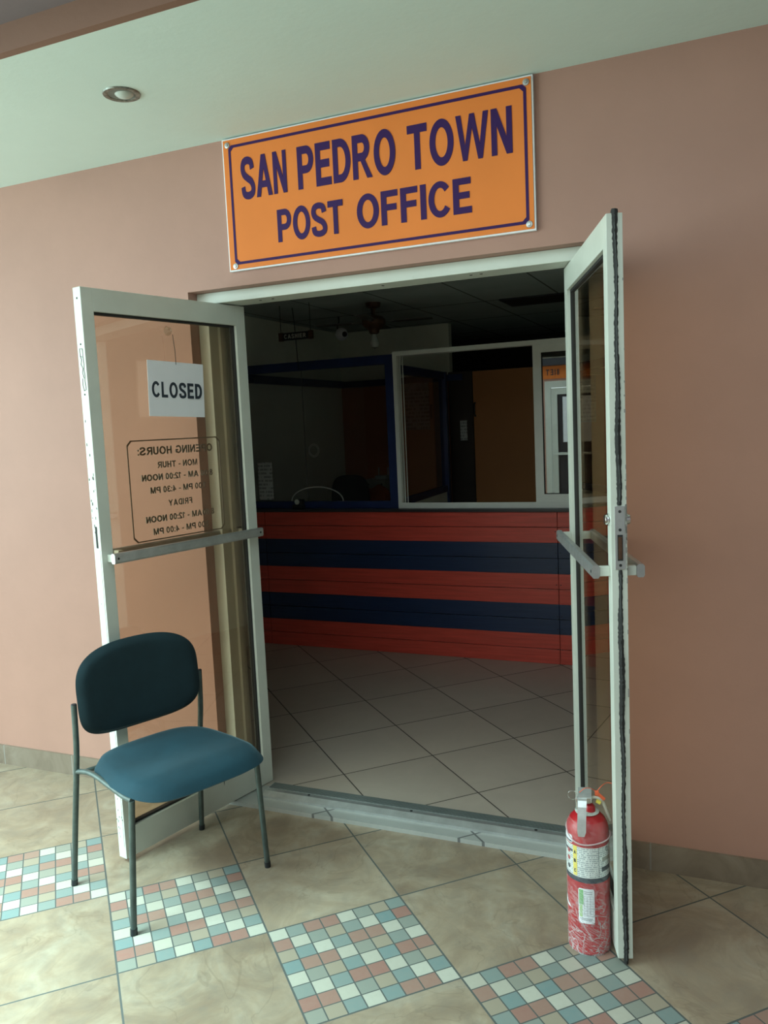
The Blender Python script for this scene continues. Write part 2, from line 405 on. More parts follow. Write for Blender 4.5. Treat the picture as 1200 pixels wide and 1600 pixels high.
def glyph2(c):
    if c == ' ': return .30, []
    if c == '-': return .40, _r(0, .30, .40, .47)
    if c == ':': return .20, _r(0, 0, .2, .19)+_r(0, .52, .2, .71)
    if c == 'L': return .74, _r(0, 0, V_, 1)+_r(V_, 0, .74, H_)
    if c == 'H': return .82, _r(0, 0, V_, 1)+_r(.82-V_, 0, .82, 1)+_r(V_, .42, .82-V_, .60)
    if c == 'U': return .82, _r(0, .38, V_, 1)+_r(.82-V_, .38, .82, 1)+_band(.41, .38, (.41, .395), (.41-V_, .21), 180, 360)
    if c == 'M': return 1.0, _r(0, 0, .19, 1)+_r(.81, 0, 1, 1)+[[(0, 1), (.27, 1), (.58, 0), (.42, 0)], [(1, 1), (.73, 1), (.42, 0), (.58, 0)]]
    if c == 'Y': return .95, _r(.475-V_/2, 0, .475+V_/2, .46)+[[(0, 1), (.26, 1), (.60, .40), (.36, .40)], [(.95, 1), (.69, 1), (.36, .40), (.60, .40)]]
    if c == 'G': return 1.0, _band(.49, .5, (.49, .515), (.25, .33), 40, 335, 34)+_r(.52, .36, .96, .53)+_r(.76, .10, .96, .40)
    if c == '0': return .66, _band(.33, .5, (.33, .51), (.125, .33), 0, 360, 30)
    if c == '1': return .46, _r(.24, 0, .45, 1)+[[(0, .68), (.26, .85), (.26, 1), (0, .83)]]
    if c == '2': return .66, _r(0, 0, .66, .175)+_stroke([(.08, .72), (.17, .88), (.34, .92), (.52, .86), (.54, .68), (.40, .46), (.12, .14)], .21, .17)
    if c == '3': return .66, _stroke([(.08, .74), (.18, .89), (.34, .92), (.50, .84), (.50, .66), (.30, .54)], .21, .16)+_stroke([(.28, .54), (.50, .46), (.55, .28), (.44, .12), (.28, .08), (.13, .13), (.07, .28)], .21, .16)
    if c == '4': return .70, _r(.38, 0, .58, 1)+_r(0, .22, .70, .38)+[[(0, .22), (.19, .30), (.50, .84), (.42, 1)]]
    if c == '8': return .66, _band(.33, .27, (.33, .28), (.12, .13), 0, 360, 24)+_band(.33, .745, (.30, .26), (.11, .12), 0, 360, 24)
    return glyph(c)
def word(text, x0, x1, z0, z1, parent, y, m, gap=.10, flip=False, d=.0012):
    """one mesh of letters fitted between x0 and x1"""
    G = [glyph2(c) for c in text]; tot = sum(w for w, _ in G)+gap*(len(G)-1); k = (x1-x0)/tot; h = z1-z0
    bm = BM(); cx = 0; n = 0
    for w, q in G:
        for f in q:
            n += 1; t = d+.000012*n            # a hair of depth apart so that crossing strokes never share a plane
            prism(bm, [((x1-(cx+p[0])*k) if flip else (x0+(cx+p[0])*k), z0+p[1]*h) for p in f], y, y+t if flip else y-t, lambda a, b, hh: Vector((a, hh, b)))
        cx += w+gap
    return obj('lettering', bm, m, parent)

def empty(name, loc=(0, 0, 0), rz=0, rot=None):
    o = bpy.data.objects.new(name, None); C.objects.link(o); o.location = loc
    o.rotation_euler = rot if rot else (0, 0, rz); o.empty_display_size = .1; return o
def tag(o, label=None, cat=None, group=None, kind=None):
    if label: o['label'] = label
    if cat: o['category'] = cat
    if group: o['group'] = group
    if kind: o['kind'] = kind
    return o
def struct(name, bm, m, **k):
    o = obj(name, bm, m, **k); o['kind'] = 'structure'; return o
def lettering(name, body, x0, x1, z0, z1, m, parent, y=0., bold=.03, thick=.0015, flip=False, space=1.0, fit_w=True):
    """real letter shapes fitted to x0..x1, z0..z1, facing local -Y (or +Y when flip)"""
    cu = bpy.data.curves.new(name, 'FONT'); cu.body = body; cu.offset = bold; cu.size = 1; cu.extrude = .01
    cu.resolution_u = 4; cu.space_character = space
    t = bpy.data.objects.new(name+'_tmp', cu); C.objects.link(t)
    dg = bpy.context.evaluated_depsgraph_get(); dg.update()
    me = bpy.data.meshes.new_from_object(t.evaluated_get(dg)); bpy.data.objects.remove(t); bpy.data.curves.remove(cu)
    xs = [v.co.x for v in me.vertices]; ys = [v.co.y for v in me.vertices]; zs = [v.co.z for v in me.vertices]
    ax, bx, ay, by = min(xs), max(xs), min(ys), max(ys); az, bz = min(zs), max(zs)
    for v in me.vertices:
        px = (v.co.x-ax)/(bx-ax)*(x1-x0); pz = z0+(v.co.y-ay)/(by-ay)*(z1-z0); d = (v.co.z-az)/(bz-az)*thick
        v.co = Vector((x1-px, y+d, pz)) if flip else Vector((x0+px, y-d, pz))
    me.materials.clear(); me.materials.append(m); me.name = name
    o = bpy.data.objects.new(name, me); C.objects.link(o); o.parent = parent; return o

# ================================================================ THE SETTING
WT = .24   # facade wall thickness
OX0, OX1, OZ = -.225, 1.475, 2.225     # wall opening
CEIL = 2.802
struct('floor', B(-4.5, 4.2, -5.2, -.0, -.12, 0.0), M_floor)
struct('floor.001', B(-1.5, 2.6, .14, 5.6, -.1, .02), M_floor_in)
bm = BM()
box(bm, -4.5, OX0, 0, WT, -.1, CEIL+.1); box(bm, OX1, 4.2, 0, WT, -.1, CEIL+.1); box(bm, OX0, OX1, 0, WT, OZ, CEIL+.1)
struct('wall_front', bm, M_wall)
struct('ceiling', B(-4.5, 4.2, -.935, 0.0, CEIL, CEIL+.1), M_ceil)
struct('trim_1', B(-4.5, 4.2, -.965, -.935, CEIL-.0, CEIL+.08), M_fascia)
struct('ceiling.001', B(-4.5, 4.2, -1.5, -.965, 2.882, 3.05), M_roof)
struct('baseboard_left', B(-4.5, OX0, -.012, 0, 0, .099), M_base)
struct('baseboard_right', B(OX1, 4.2, -.012, 0, 0, .099), M_base)
# corridor beyond the picture: unseen wall added to block sky from the right, opposite shop front
struct('sky_block_wall', B(3.1, 3.3, -5.2, 0, 0, 3.0), M_roof)
bm = BM(); box(bm, -4.5, -.86, -5.4, -5.2, 0, 2.6); box(bm, .95, 4.2, -5.4, -5.2, 0, 2.6); box(bm, -.86, .95, -5.4, -5.2, 2.2, 2.6)
struct('wall_opposite', bm, M_wall)
struct('ceiling.002', B(-4.5, 4.2, -5.2, -4.95, 2.43, 2.55), M_dark)
struct('sky_block_slab', B(2.3, 4.2, -5.2, -1.5, 2.9, 3.05), M_roof)  # unseen slab added to keep sky light off the right of the facade
d3 = empty('door_3', (-.86, -5.2, 0)); d3['kind'] = 'structure'
bm = BM()
box(bm, 0, .09, -.06, 0, 0, 2.2); box(bm, 1.72, 1.81, -.06, 0, 0, 2.2); box(bm, .09, 1.72, -.06, 0, 2.1, 2.2)
obj('frame', bm, M_frame, d3)
for a in (.10, .91):
    bm = BM(); box(bm, a, a+.09, -.05, -.01, .05, 2.09); box(bm, a+.71, a+.8, -.05, -.01, .05, 2.09)
    box(bm, a+.09, a+.71, -.05, -.01, 1.99, 2.09); box(bm, a+.09, a+.71, -.05, -.01, .05, .2)
    lf = obj('leaf', bm, M_frame, d3); obj('glass_pane', B(a+.09, a+.71, -.034, -.028, .2, 1.99), M_dark, lf)
    obj('push_bar', B(a+.03, a+.77, .02, .045, 1.05, 1.09, bev=.006), M_frame, lf)
sg = obj('shop_sign', B(-.95, .3, -5.2, -5.18, 2.235, 2.43), M_orange)
tag(sg, 'orange sign above the white glass door across the corridor, seen mirrored in the sliding window', 'sign')
word('8IET', -.83, -.62, 2.29, 2.38, sg, -5.18, M_ink, gap=.3, flip=True)
pp = obj('poster', B(-.58, -.1, -5.175, -5.172, 1.25, 1.95), M_paper)
tag(pp, 'white sheet on the glass door across the corridor, seen mirrored in the sliding window', 'poster')

# indoor room shell
struct('wall_left', B(-1.62, -1.5, .24, 5.7, -.1, 2.6), M_graywall)
struct('wall_back', B(-1.5, -.43, 4.05, 4.13, .02, 2.03), M_backwall)
struct('wall_back_upper', B(-1.5, -.43, 4.05, 4.13, 2.03, 2.5), M_graywall)
struct('wall_rear', B(-1.5, 2.6, 5.6, 5.7, -.1, 2.6), M_dark)  # stands in for the unlit void, its darkness painted on
struct('wall_side', B(2.6, 2.7, .24, 5.7, -.1, 2.6), M_graywall)
struct('ceiling.003', B(-1.5, 2.6, .24, 5.6, 2.5, 2.6), M_dropceil)
struct('trim_2', B(-1.5, -.30, 3.99, 4.05, 1.995, 2.05), M_blue)          # navy rail on the back wall
struct('trim_3', B(-1.5, -1.45, 2.44, 3.99, 1.995, 2.055), M_blue)        # navy rail on the left wall
struct('trim_4', B(.32, .86, 2.97, 3.36, 2.49, 2.50), M_dark)             # dark panel in the dropped ceiling

# ---- threshold and door frame
struct('trim_5', B(OX0, OX1, -.04, .14, -.1, .018), M_step)
th = empty('door_sill', (0, 0, 0)); tag(th, 'ribbed grey aluminium threshold strip across the double doorway', 'threshold')
bm = BM(); prism(bm, [(.028, .018), (.145, .018), (.145, .026), (.132, .042), (.055, .042), (.028, .028)], -.035, OX1-.05, lambda a, b, h: Vector((h, a, b)))
obj('sill_plate', bm, M_alu, th)
bm = BM()
for k in range(6): box(bm, -.03, OX1-.05, .082+k*.009, .086+k*.009, .042, .045)
obj('ribs', bm, mat('worn_grey_ribs', (.11, .125, .12), .5, .2), th)
for x in (.18, .66, 1.18):
    obj('screw', lathe(BM(), [(.006, 0), (.006, .002), (.0, .003)], 10, (x, .068, .042)), M_rubber, th)
FY0, FY1 = .06, .19
df = empty('door_frame', (0, 0, 0)); tag(df, 'white aluminium frame set in the terracotta wall round both open doors', 'door frame')
obj('jamb', B(OX0+.001, OX0+.052, FY0, FY1, .022, 2.178, bev=.002), M_frame, df)
obj('jamb', B(OX1-.052, OX1-.001, FY0, FY1, .022, 2.178, bev=.002), M_frame, df)
obj('header', B(OX0+.001, OX1-.001, FY0, FY1, 2.178, OZ-.001, bev=.002), M_frame, df)
bm = BM()
box(bm, OX0+.052, OX0+.064, .125, .155, .03, 2.178); box(bm, OX1-.064, OX1-.052, .125, .155, .03, 2.178)
obj('door_stop', bm, M_frame, df)
for x in (.06, .12, .62, .98, 1.02):
    obj('screw', lathe(BM(), [(.0, -.0015), (.006, -.001), (.006, 0)], 10, (x, .11, 2.178)), M_rubber, df)

# ================================================================ DOORS
ZB, ZT, TH = .022, 2.174, .044
def leaf(name, w, s, hinge, rz, label):
    """local x runs from the hinge to the free edge; s=+1 when the indoor face looks to local +y, else -1"""
    d = empty(name, hinge, rz); d['kind'] = 'structure'; d['label'] = label
    def Y(a, b): return (min(s*a, s*b), max(s*a, s*b))
    y0, y1 = Y(-TH, 0); SW = .05
    def part(nm, x0, x1, z0, z1, ya=-TH, yb=0, m=M_frame, bev=.0015, p=d):
        a, b = Y(ya, yb); return obj(nm, B(x0, x1, a, b, z0, z1, bev=bev), m, p)
    part('hinge_stile', 0, .055, ZB, ZT)
    part('lock_stile', w-SW, w, ZB, ZT)
    part('top_rail', .055, w-SW, 2.090, ZT)
    part('bottom_rail', .055, w-SW, ZB, .138)
    bm = BM()
    a, b = Y(-.033, -.013)
    for q in ((.055, .064, .138, 2.090), (w-SW-.006, w-SW, .138, 2.090)): box(bm, q[0], q[1], a, b, q[2], q[3])
    for q in ((.064, w-SW-.006, .138, .147), (.064, w-SW-.006, 2.081, 2.090)): box(bm, q[0], q[1], a, b, q[2], q[3])
    obj('gasket', bm, M_rubber, d)
    gp = part('glass_pane', .060, w-SW-.003, .143, 2.085, -.0255, -.0205, M_bronze, 0)
    for (n0, n1, zc) in ((.030, .052, 1.188), (-TH-.052, -TH-.030, 1.188)):
        bm = BM(); a, b = Y(n0, n1); xe = w-.018 if n0 > 0 or s < 0 else w-.10
        prism(bm, [(a, zc-.013), (a+.004, zc-.019), (b-.004, zc-.019), (b, zc-.013), (b, zc+.013), (b-.004, zc+.019), (a+.004, zc+.019), (a, zc+.013)],
              .018, xe, lambda p, q, h: Vector((h, p, q)))
        pb = obj('push_bar', bm, M_alu, d)
        i0, i1 = (0, n0) if n0 > 0 else (n1, -TH)
        for x in (.025, xe-.027):
            a, b = Y(i0, i1); obj('bracket', B(x, x+.022, a, b, zc-.014, zc+.014, bev=.002), M_frame, pb)
        yy = s*(n1 if n0 > 0 else n0)
        for x in (.035, xe-.016):
            bm = BM(); lathe(bm, [(.0045, -.001), (.0045, .001), (0, .0015)], 10, (0, 0, 0), 'Y')
            obj('screw', bm, M_rubber, pb, loc=(x, yy, zc))
    return d
LA, RA = 1.78974, 1.8963
LW, RW = .8127, .8135
ldoor = leaf('door_1', LW, 1, (-.07745, .19542, 0), -LA, 'white framed glass door leaf open on the left, behind the chair')
rdoor = leaf('door_2', RW, -1, (1.31174, .19146, 0), PI+RA, 'white framed glass door leaf open on the right, edge towards the camera')
# --- left leaf extras
M_print = mat('grey_brown_print', (.17, .14, .11), .5)
gh = empty('opening_hours_print', (0, 0, 0)); gh.parent = ldoor
bm = BM(); ring_frame(bm, .170, .647, 1.220, 1.618, .005, -.0275, -.026, .018); obj('border', bm, M_print, gh)
for t, x0, x1, zc, h in (('OPENING HOURS:', .214, .598, 1.574, .031), ('MON - THUR', .302, .508, 1.517, .025), ('8:00 AM - 12:00 NOON', .221, .587, 1.469, .025),
                         ('1:00 PM - 4:30 PM', .263, .550, 1.418, .025), ('FRIDAY', .343, .466, 1.361, .025), ('8:00AM - 12:00 NOON', .227, .581, 1.304, .025), ('1:00 PM - 4:00 PM', .260, .550, 1.254, .025)):
    word(t, x0, x1, zc-h/2, zc+h/2, gh, -.026, M_print, gap=.12, d=.0006)
M_wear = mat('bare_dark_metal_wear', (.05, .05, .045), .7, .3, .4, 90)
# worn lock cut-out and slot in the free edge
bm = BM(); E0 = LW
def edge_line(pts, r=.0012): tube(bm, [(E0+.0004, p[0], p[1]) for p in pts], r, 6)
edge_line([(-.014, 1.955), (-.030, 1.957), (-.030, 1.93), (-.014, 1.925), (-.014, 1.955)])
edge_line([(-.030, 1.93), (-.024, 1.918), (-.029, 1.90), (-.019, 1.885), (-.024, 1.872), (-.018, 1.85)])
edge_line([(-.014, 1.925), (-.012, 1.90), (-.015, 1.88), (-.011, 1.86), (-.014, 1.84), (-.010, 1.81), (-.022, 1.805), (-.028, 1.825), (-.026, 1.85)])
obj('lock_marks', bm, M_wear, ldoor)
bm = BM()
for z in (1.972, 1.792, 2.135): lathe(bm, [(.0035, 0), (.0035, .001), (0, .0012)], 10, (E0, -.022, z), 'X')
obj('screw', bm, M_rubber, ldoor)
obj('latch_slot', B(E0, E0+.0008, -.027, -.016, 1.228, 1.308), M_rubber, ldoor)
obj('edge_strip', B(E0, E0+.0012, -.037, -.007, .07, 1.222), M_frame, ldoor)
# --- right leaf extras: face plate, cylinder, brush strip  (indoor face is local -y)
fp = obj('lock_face_plate', B(RW, RW+.0035, .010, .038, 1.197, 1.377, bev=.001), M_alu, rdoor)
obj('bolt_recess', B(RW+.0032, RW+.0042, .0165, .0315, 1.222, 1.296), M_rubber, fp)
obj('bolt', B(RW+.004, RW+.0055, .019, .029, 1.227, 1.290, bev=.001), M_brass, fp)
for z in (1.362, 1.310, 1.209):
    obj('screw', lathe(BM(), [(.0042, .0035), (.0042, .0045), (0, .005)], 12, (RW, .024, z), 'X'), M_rubber, fp)
for sgn, y in ((-1, 0), (1, TH)):
    bm = BM(); lathe(bm, [(.019, 0), (.019, sgn*.005), (.015, sgn*.006), (.015, sgn*.012), (.012, sgn*.014), (0, sgn*.0145)], 24, (RW-.026, y, 1.337), 'Y')
    obj('lock_cylinder', bm, M_chrome, rdoor, smooth=True)
def brush(z0, z1):
    bm = BM(); n = int((z1-z0)/.006); pts = []; rad = []
    for k in range(n+1):
        z = z0+(z1-z0)*k/n
        pts.append((RW-.0035, .0235+.0012*math.sin(z*23)+random.uniform(-.0006, .0006), z)); rad.append(.0080+random.uniform(-.0010, .0012)+.0014*math.sin(z*9))
    tube(bm, pts, .005, 8, radii=rad)
    o = obj('brush_strip', bm, M_rubber, rdoor, smooth=False)
    bm = BM(); tube(bm, [(RW+.0048, p[1]+.0012*math.sin(p[2]*31+1), p[2]) for p in pts[2:-2]], .0009, 5); obj('seam', bm, mat('grey_seam', (.10, .11, .11), .6), o)
brush(.006, 1.195); brush(1.379, 2.185)
bm = BM()
for k in range(46):     # paint chipped off the outdoor corner of the free edge
    z = random.choice((random.uniform(1.15, 1.52), random.uniform(.3, 2.1), random.uniform(1.3, 1.5))); h = random.uniform(.002, .009); ww = random.uniform(.0015, .0045)
    box(bm, RW-.001, RW+.0006, TH-ww, TH+.0004, z-h, z+h)
obj('paint_chips', bm, mat('bare_grey_aluminium', (.30, .29, .27), .6), rdoor)
bm = BM()
for k in range(40):
    z = random.choice((random.uniform(.07, .33), random.uniform(1.0, 1.8), random.uniform(1.32, 1.5))); h = random.uniform(.001, .006); y = -random.uniform(.004, .04)
    box(bm, LW+.0006, LW+.0016, y-random.uniform(.0006, .003), y, z-h, z+h)
obj('paint_chips', bm, M_wear, ldoor)

# ================================================================ CLOSED SIGN on the left leaf
def leafpt(x, y, z):  # left leaf local -> world
    a = -LA; return (-.07745+x*math.cos(a)-y*math.sin(a), .19542+x*math.sin(a)+y*math.cos(a), z)
cs = empty('closed_sign', leafpt(.412, .008, 1.812), -LA, rot=(0, math.radians(-2), -LA))
tag(cs, 'white paper CLOSED sign hanging by a thin cord inside the left door glass', 'sign')
bm = BM(); box(bm, -.141, .141, 0, .0016, -.108, .108, bev=.0004); obj('paper', bm, M_paper, cs)
word('CLOSED', -.128, .124, -.034, .027, cs, .0017, M_ink, gap=.20, flip=True, d=.0005)
bm = BM(); tube(bm, [(.002, .004, .098), (.004, .004, .15), (.012, .003, .215)], .0013, 6); obj('cord', bm, M_rubber, cs)
bm = BM(); lathe(bm, [(.019, -.0235), (.017, -.018), (.008, -.013), (.006, -.005), (.003, .001), (0, .002)], 24, (.014, 0, .232), 'Y')
obj('suction_cup', bm, glass('cloudy_suction_cup', (.9, .9, .86), 1, .1, 1.7), cs, smooth=True)

# ================================================================ MAIN SIGN
sb = empty('post_office_sign', (0, 0, 0)); tag(sb, 'orange SAN PEDRO TOWN POST OFFICE sign with purple letters over the doorway', 'sign')
obj('backing_panel', B(0, 1.259, -.016, -.001, 2.281, 2.797, bev=.001), M_paper, sb)
obj('orange_face', B(.006, 1.253, -.0185, -.0165, 2.287, 2.791), M_orange, sb)
bm = BM(); ring_frame(bm, .030, 1.236, 2.305, 2.769, .0105, -.0196, -.0186, .013); obj('border', bm, M_purple, sb)
word('SAN', .083, .289, 2.553, 2.712, sb, -.0186, M_purple)
word('PEDRO', .338, .747, 2.553, 2.712, sb, -.0186, M_purple)
word('TOWN', .795, 1.184, 2.551, 2.708, sb, -.0186, M_purple)
word('POST', .236, .523, 2.368, 2.492, sb, -.0186, M_purple)
word('OFFICE', .581, 1.031, 2.372, 2.495, sb, -.0186, M_purple)
for x, z in ((.026, 2.771), (1.236, 2.774), (1.236, 2.303), (.032, 2.300)):
    bm = BM(); lathe(bm, [(.012, 0), (.011, -.003), (.006, -.004), (.005, -.007), (0, -.0075)], 16, (x, -.0186, z), 'Y'); obj('bolt', bm, M_alu, sb, smooth=True)

# ================================================================ RECESSED DOWNLIGHT
dl = empty('recessed_downlight', (-.04, -.555, CEIL)); tag(dl, 'round recessed ceiling downlight with peeling chrome ring, unlit', 'light')
bm = BM(); lathe(bm, [(.046, .0), (.0465, -.004), (.053, -.0065), (.062, -.005), (.064, .0)], 40); obj('trim_ring', bm, mat('pitted_chrome', (.22, .23, .20), .4, .7, .6, 70), dl, smooth=True)
bm = BM(); lathe(bm, [(.046, -.003), (.045, -.0008), (0, -.0008)], 40); obj('reflector', bm, mat('dull_reflector', (.16, .20, .18), .35, .4, .2, 20), dl, smooth=True)
bm = BM(); lathe(bm, [(.0, -.016), (.012, -.0145), (.024, -.010), (.031, -.004), (.033, -.0008)], 32, (.008, .004, 0)); obj('bulb', bm, M_bulb, dl, smooth=True)

# ================================================================ COUNTER
ct = empty('service_counter', (0, 2.32, .02)); tag(ct, 'service counter fronted with wide red and navy painted boards', 'counter')
CX0, CX1 = -1.499, 2.35
ZS = [.02, .22, .42, .622, .826, 1.03]
for k in range(5):
    bm = BM(); z0, z1 = ZS[k]-.02, ZS[k+1]-.02; zm = (z0+z1)/2
    for za, zb_ in ((z0, zm-.0012), (zm+.0012, z1)):
        for xa, xb in ((CX0, -1.352), (-1.349, .834), (.837, CX1)):
            box(bm, xa, xb, 0, .02, za+.0008, zb_-.0008, bev=.0018)
    obj('board_band', bm, (M_plank_red, M_plank_blue)[k % 2], ct)
for z in (.255-.02, .34-.02, .66-.02, .76-.02, .55-.02, .12-.02, .9-.02):
    for x in (.822, .850): obj('nail_head', lathe(BM(), [(.004, 0), (.004, -.001), (0, -.0012)], 8, (x, 0, z), 'Y'), M_rubber, ct)
obj('carcass', B(CX0, CX1, .02, .30, 0, 1.008), M_dark, ct)
obj('counter_top', B(CX0, CX1, -.022, .45, 1.010, 1.030, bev=.003), mat('dark_counter_laminate', (.028, .026, .03), .35), ct)

# ---- navy frame with clear sheet left of the white window
TOPZ = 1.0505
cf = empty('cashier_screen', (0, 2.37, TOPZ)); tag(cf, 'navy framed clear cashier screen standing on the left part of the counter', 'screen')
obj('top_beam', B(-1.499, -.345, 0, .05, 2.055-TOPZ, 2.118-TOPZ, bev=.002), M_blue, cf)
obj('bottom_beam', B(-1.499, -.345, 0, .05, .0, 1.100-TOPZ, bev=.002), M_blue, cf)
obj('post', B(-.345, -.282, 0, .05, .0, 2.118-TOPZ, bev=.002), M_blue, cf)
sh = obj('clear_sheet', B(-1.499, -.345, .020, .025, 1.100-TOPZ, 2.055-TOPZ), M_clear, cf)
bm = BM(); M_edge = mat('frosted_cut_edge', (.42, .43, .41), .5)
for r in (.043, .034): tube(bm, [(-.94+r*math.cos(a*PI/16), .016, 1.474-TOPZ+r*1.1*math.sin(a*PI/16)) for a in range(33)], .0018, 6, caps=False)
obj('speaking_ring', bm, M_edge, sh)
bm = BM(); tube(bm, [(-.933+.212*math.cos(PI-a*PI/24), .015, 1.100-TOPZ+.003+.103*math.sin(a*PI/24)) for a in range(25)], .0048, 8)
obj('pass_through_rim', bm, M_edge, sh)
obj('sheet_joint', B(-1.013, -1.009, .0175, .0195, 1.10-TOPZ, 2.055-TOPZ), mat('sheet_joint', (.10, .10, .10), .4), sh)

nt_ = obj('notice', B(-1.425, -1.300, 2.384, 2.386, 1.115, 1.397), M_notice)
tag(nt_, 'white printed notice stuck on the clear screen beside the left door leaf', 'notice')
tr = empty('tape_dispenser', (-1.07, 2.345, 1.0505)); tag(tr, 'small black holder with a white roll on the counter under the curved rim', 'dispenser')
bm = BM(); box(bm, -.045, .045, -.02, .02, 0, .03, bev=.006); box(bm, .0, .045, -.018, .018, .028, .07, bev=.008); obj('base', bm, M_black, tr)
bm = BM(); lathe(bm, [(.010, -.014), (.020, -.014), (.020, .010), (.010, .010), (.010, -.014)], 24, (-.002, -.006, .052), 'Y'); obj('roll', bm, M_bulb, tr, smooth=True)

# ---- white sliding window
wf = empty('window_1', (0, 2.36, TOPZ)); wf['kind'] = 'structure'; wf['label'] = 'white aluminium sliding window standing on the counter, left half open'
W0, W1, WZ0, WZ1 = -.280, 1.46, 1.0505-TOPZ, 2.140-TOPZ
obj('outer_frame', ring_frame(BM(), W0, W1, WZ0, WZ1-.008, .030, 0, .07), M_white_gloss, wf)
bm = BM()
for k, x in enumerate((-.246, -.236, -.226)): box(bm, x, x+.0035, .002+k*.02, .012+k*.02, WZ0+.03, WZ1-.038)
obj('side_track', bm, M_white_gloss, wf)
obj('bottom_track', B(W0+.03, W1-.03, .004, .010, WZ0+.03, WZ0+.038), M_white_gloss, wf)
sash = obj('sliding_sash', ring_frame(BM(), .690, 1.415, WZ0+.034, WZ1-.034, .055, .014, .040), M_white_gloss, wf)
obj('glass_pane', B(.745, 1.36, .026, .030, WZ0+.089, WZ1-.089), M_mirrorglass, sash)
obj('glass_bead', ring_frame(BM(), .745, 1.36, WZ0+.089, WZ1-.089, .004, .0145, .026), M_rubber, sash)

# ---- partition running back from the screen post
pt = empty('partition_frame', (0, 0, 1.0505)); tag(pt, 'navy framed glazed partition running back behind the white sliding window', 'partition')
def slab(x0, x1, y0, y1, z0, z1, wd):
    bm = BM(); dx, dy = x1-x0, y1-y0; L = math.hypot(dx, dy); nx, ny = -dy/L*wd/2, dx/L*wd/2
    P = [(x0+nx, y0+ny), (x0-nx, y0-ny), (x1-nx, y1-ny), (x1+nx, y1+ny)]
    prism(bm, P, z0, z1, lambda a, b, h: Vector((a, b, h-1.0505))); return bm
PX0, PY0, PX1, PY1 = -.315, 2.43, -.375, 3.70
obj('top_beam', slab(PX0, PX1, PY0, PY1, 1.995, 2.055, .04), M_blue, pt)
obj('bottom_beam', slab(PX0, PX1, PY0, PY1, 1.0515, 1.10, .04), M_blue, pt)
obj('lower_board', slab(-.333, PX1, 2.79, PY1, .02, 1.05, .02), M_graywall, pt)
obj('post', slab(-.3725, -.3775, 3.66, 3.72, .02, 2.055, .06), M_blue, pt)
obj('clear_sheet', slab(PX0, PX1, PY0, 3.66, 1.10, 1.995, .004), M_clear, pt)

# ---- things behind the counter
dp = obj('dark_door_post', B(-.43, -.215, 4.0, 4.1, .02, 2.07), mat('dark_brown_post', (.035, .022, .018), .5))
tag(dp, 'dark brown upright panel beside the orange-brown door behind the window', 'panel')
bd = empty('plain_door', (-.21, 4.0, .02)); tag(bd, 'plain orange-brown door panel seen through the open sliding window', 'door')
obj('door_panel', B(0, 1.9, 0, .05, 0, 2.045, bev=.003), painted_wall('orange_brown_door_paint', (.52, .22, .08)), bd)
bm = BM(); tube(bm, smooth_path([(.018, 0, 1.66), (.018, -.03, 1.67), (.018, -.03, 1.76), (.018, 0, 1.77)], 4), .007, 8); obj('pull_handle', bm, M_black, bd)
n2 = obj('note_card', B(-.335, -.272, 3.996, 3.999, 1.47, 1.645), M_notice); tag(n2, 'narrow pale card fixed on the dark brown panel', 'notice')
cal = empty('wall_calendar', (-.745, 4.04, 1.58)); tag(cal, 'tall printed wall calendar hung on the brown back wall', 'calendar')
obj('date_sheet', B(-.115, .115, -.004, -.001, 0, .36), M_calendar, cal)
obj('picture_sheet', B(-.115, .115, -.006, -.001, .36, .48), mat('faded_picture', (.30, .30, .34), .6, 0, .3, 20), cal)
oc = empty('office_chair', (-1.11, 3.32, .02), PI+.15); tag(oc, 'dark high-backed office chair behind the clear cashier screen', 'office chair')
def cushion(bm, w, h, t, r, n=10, pw=2.6, T=None, dome=.35):
    """soft slab in x-z, rounded outline, centre at origin, bulging along y"""
    N_, M_ = 40, 8; rings = []
    for side in (1, -1):
        pass
    def outline(k, sc, ins=0):
        a = 2*PI*k/N_; c, s_ = math.cos(a), math.sin(a)
        x = (abs(c)**(2/r))*(1 if c >= 0 else -1)*(w/2)*sc; z = (abs(s_)**(2/r))*(1 if s_ >= 0 else -1)*(h/2)*sc
        return x, z
    prof = []
    for i in range(M_+1):
        a = -PI/2+PI*i/M_; prof.append((1-(t*.5/min(w, h))*2*(1-math.cos(a)), math.sin(a)*t/2))
    def add(sc, y):
        ring = []
        for k in range(N_):
            x, z = outline(k, sc); ring.append(bm.verts.new(Vector((x, y, z))))
        return ring
    inner = [.0, .35, .65]
    seq = []
    s0 = prof[0][0]
    for q in (.3, .6, .85): seq.append((s0*q, -t/2-t*dome*(1-q*q)))
    seq += prof
    for q in (.85, .6, .3): seq.append((s0*q, t/2+t*dome*(1-q*q)))
    rings = [add(*q) for q in seq]
    for a, b2 in zip(rings, rings[1:]):
        for k in range(N_): bm.faces.new((a[k], a[(k+1) % N_], b2[(k+1) % N_], b2[k]))
    bm.faces.new(rings[0][::-1]); bm.faces.new(rings[-1])
    if T is not None: bmesh.ops.transform(bm, matrix=T, verts=bm.verts[:])
    return bm
obj('backrest', cushion(BM(), .34, .50, .07, 3.5, T=Matrix.Translation((0, 0, .96))), mat('office_chair_fabric', (.012, .018, .028), .8), oc, smooth=True)
obj('seat', cushion(BM(), .42, .38, .08, 4, T=Matrix.Translation((0, .22, .46)) @ Matrix.Rotation(PI/2, 4, 'X')), mat('office_seat_fabric', (.012, .018, .028), .8), oc, smooth=True)
bm = BM(); tube(bm, [(0, .25, .06), (0, .25, .42)], .025)
for k in range(5): tube(bm, [(0, .25, .08), (.26*math.cos(k*1.2566), .25+.26*math.sin(k*1.2566), .03)], .018, 8)
tube(bm, smooth_path([(0, .22, .43), (0, .02, .45), (0, .045, .60), (0, .04, .75)], 4), .018, 8)
obj('base', bm, M_black, oc)
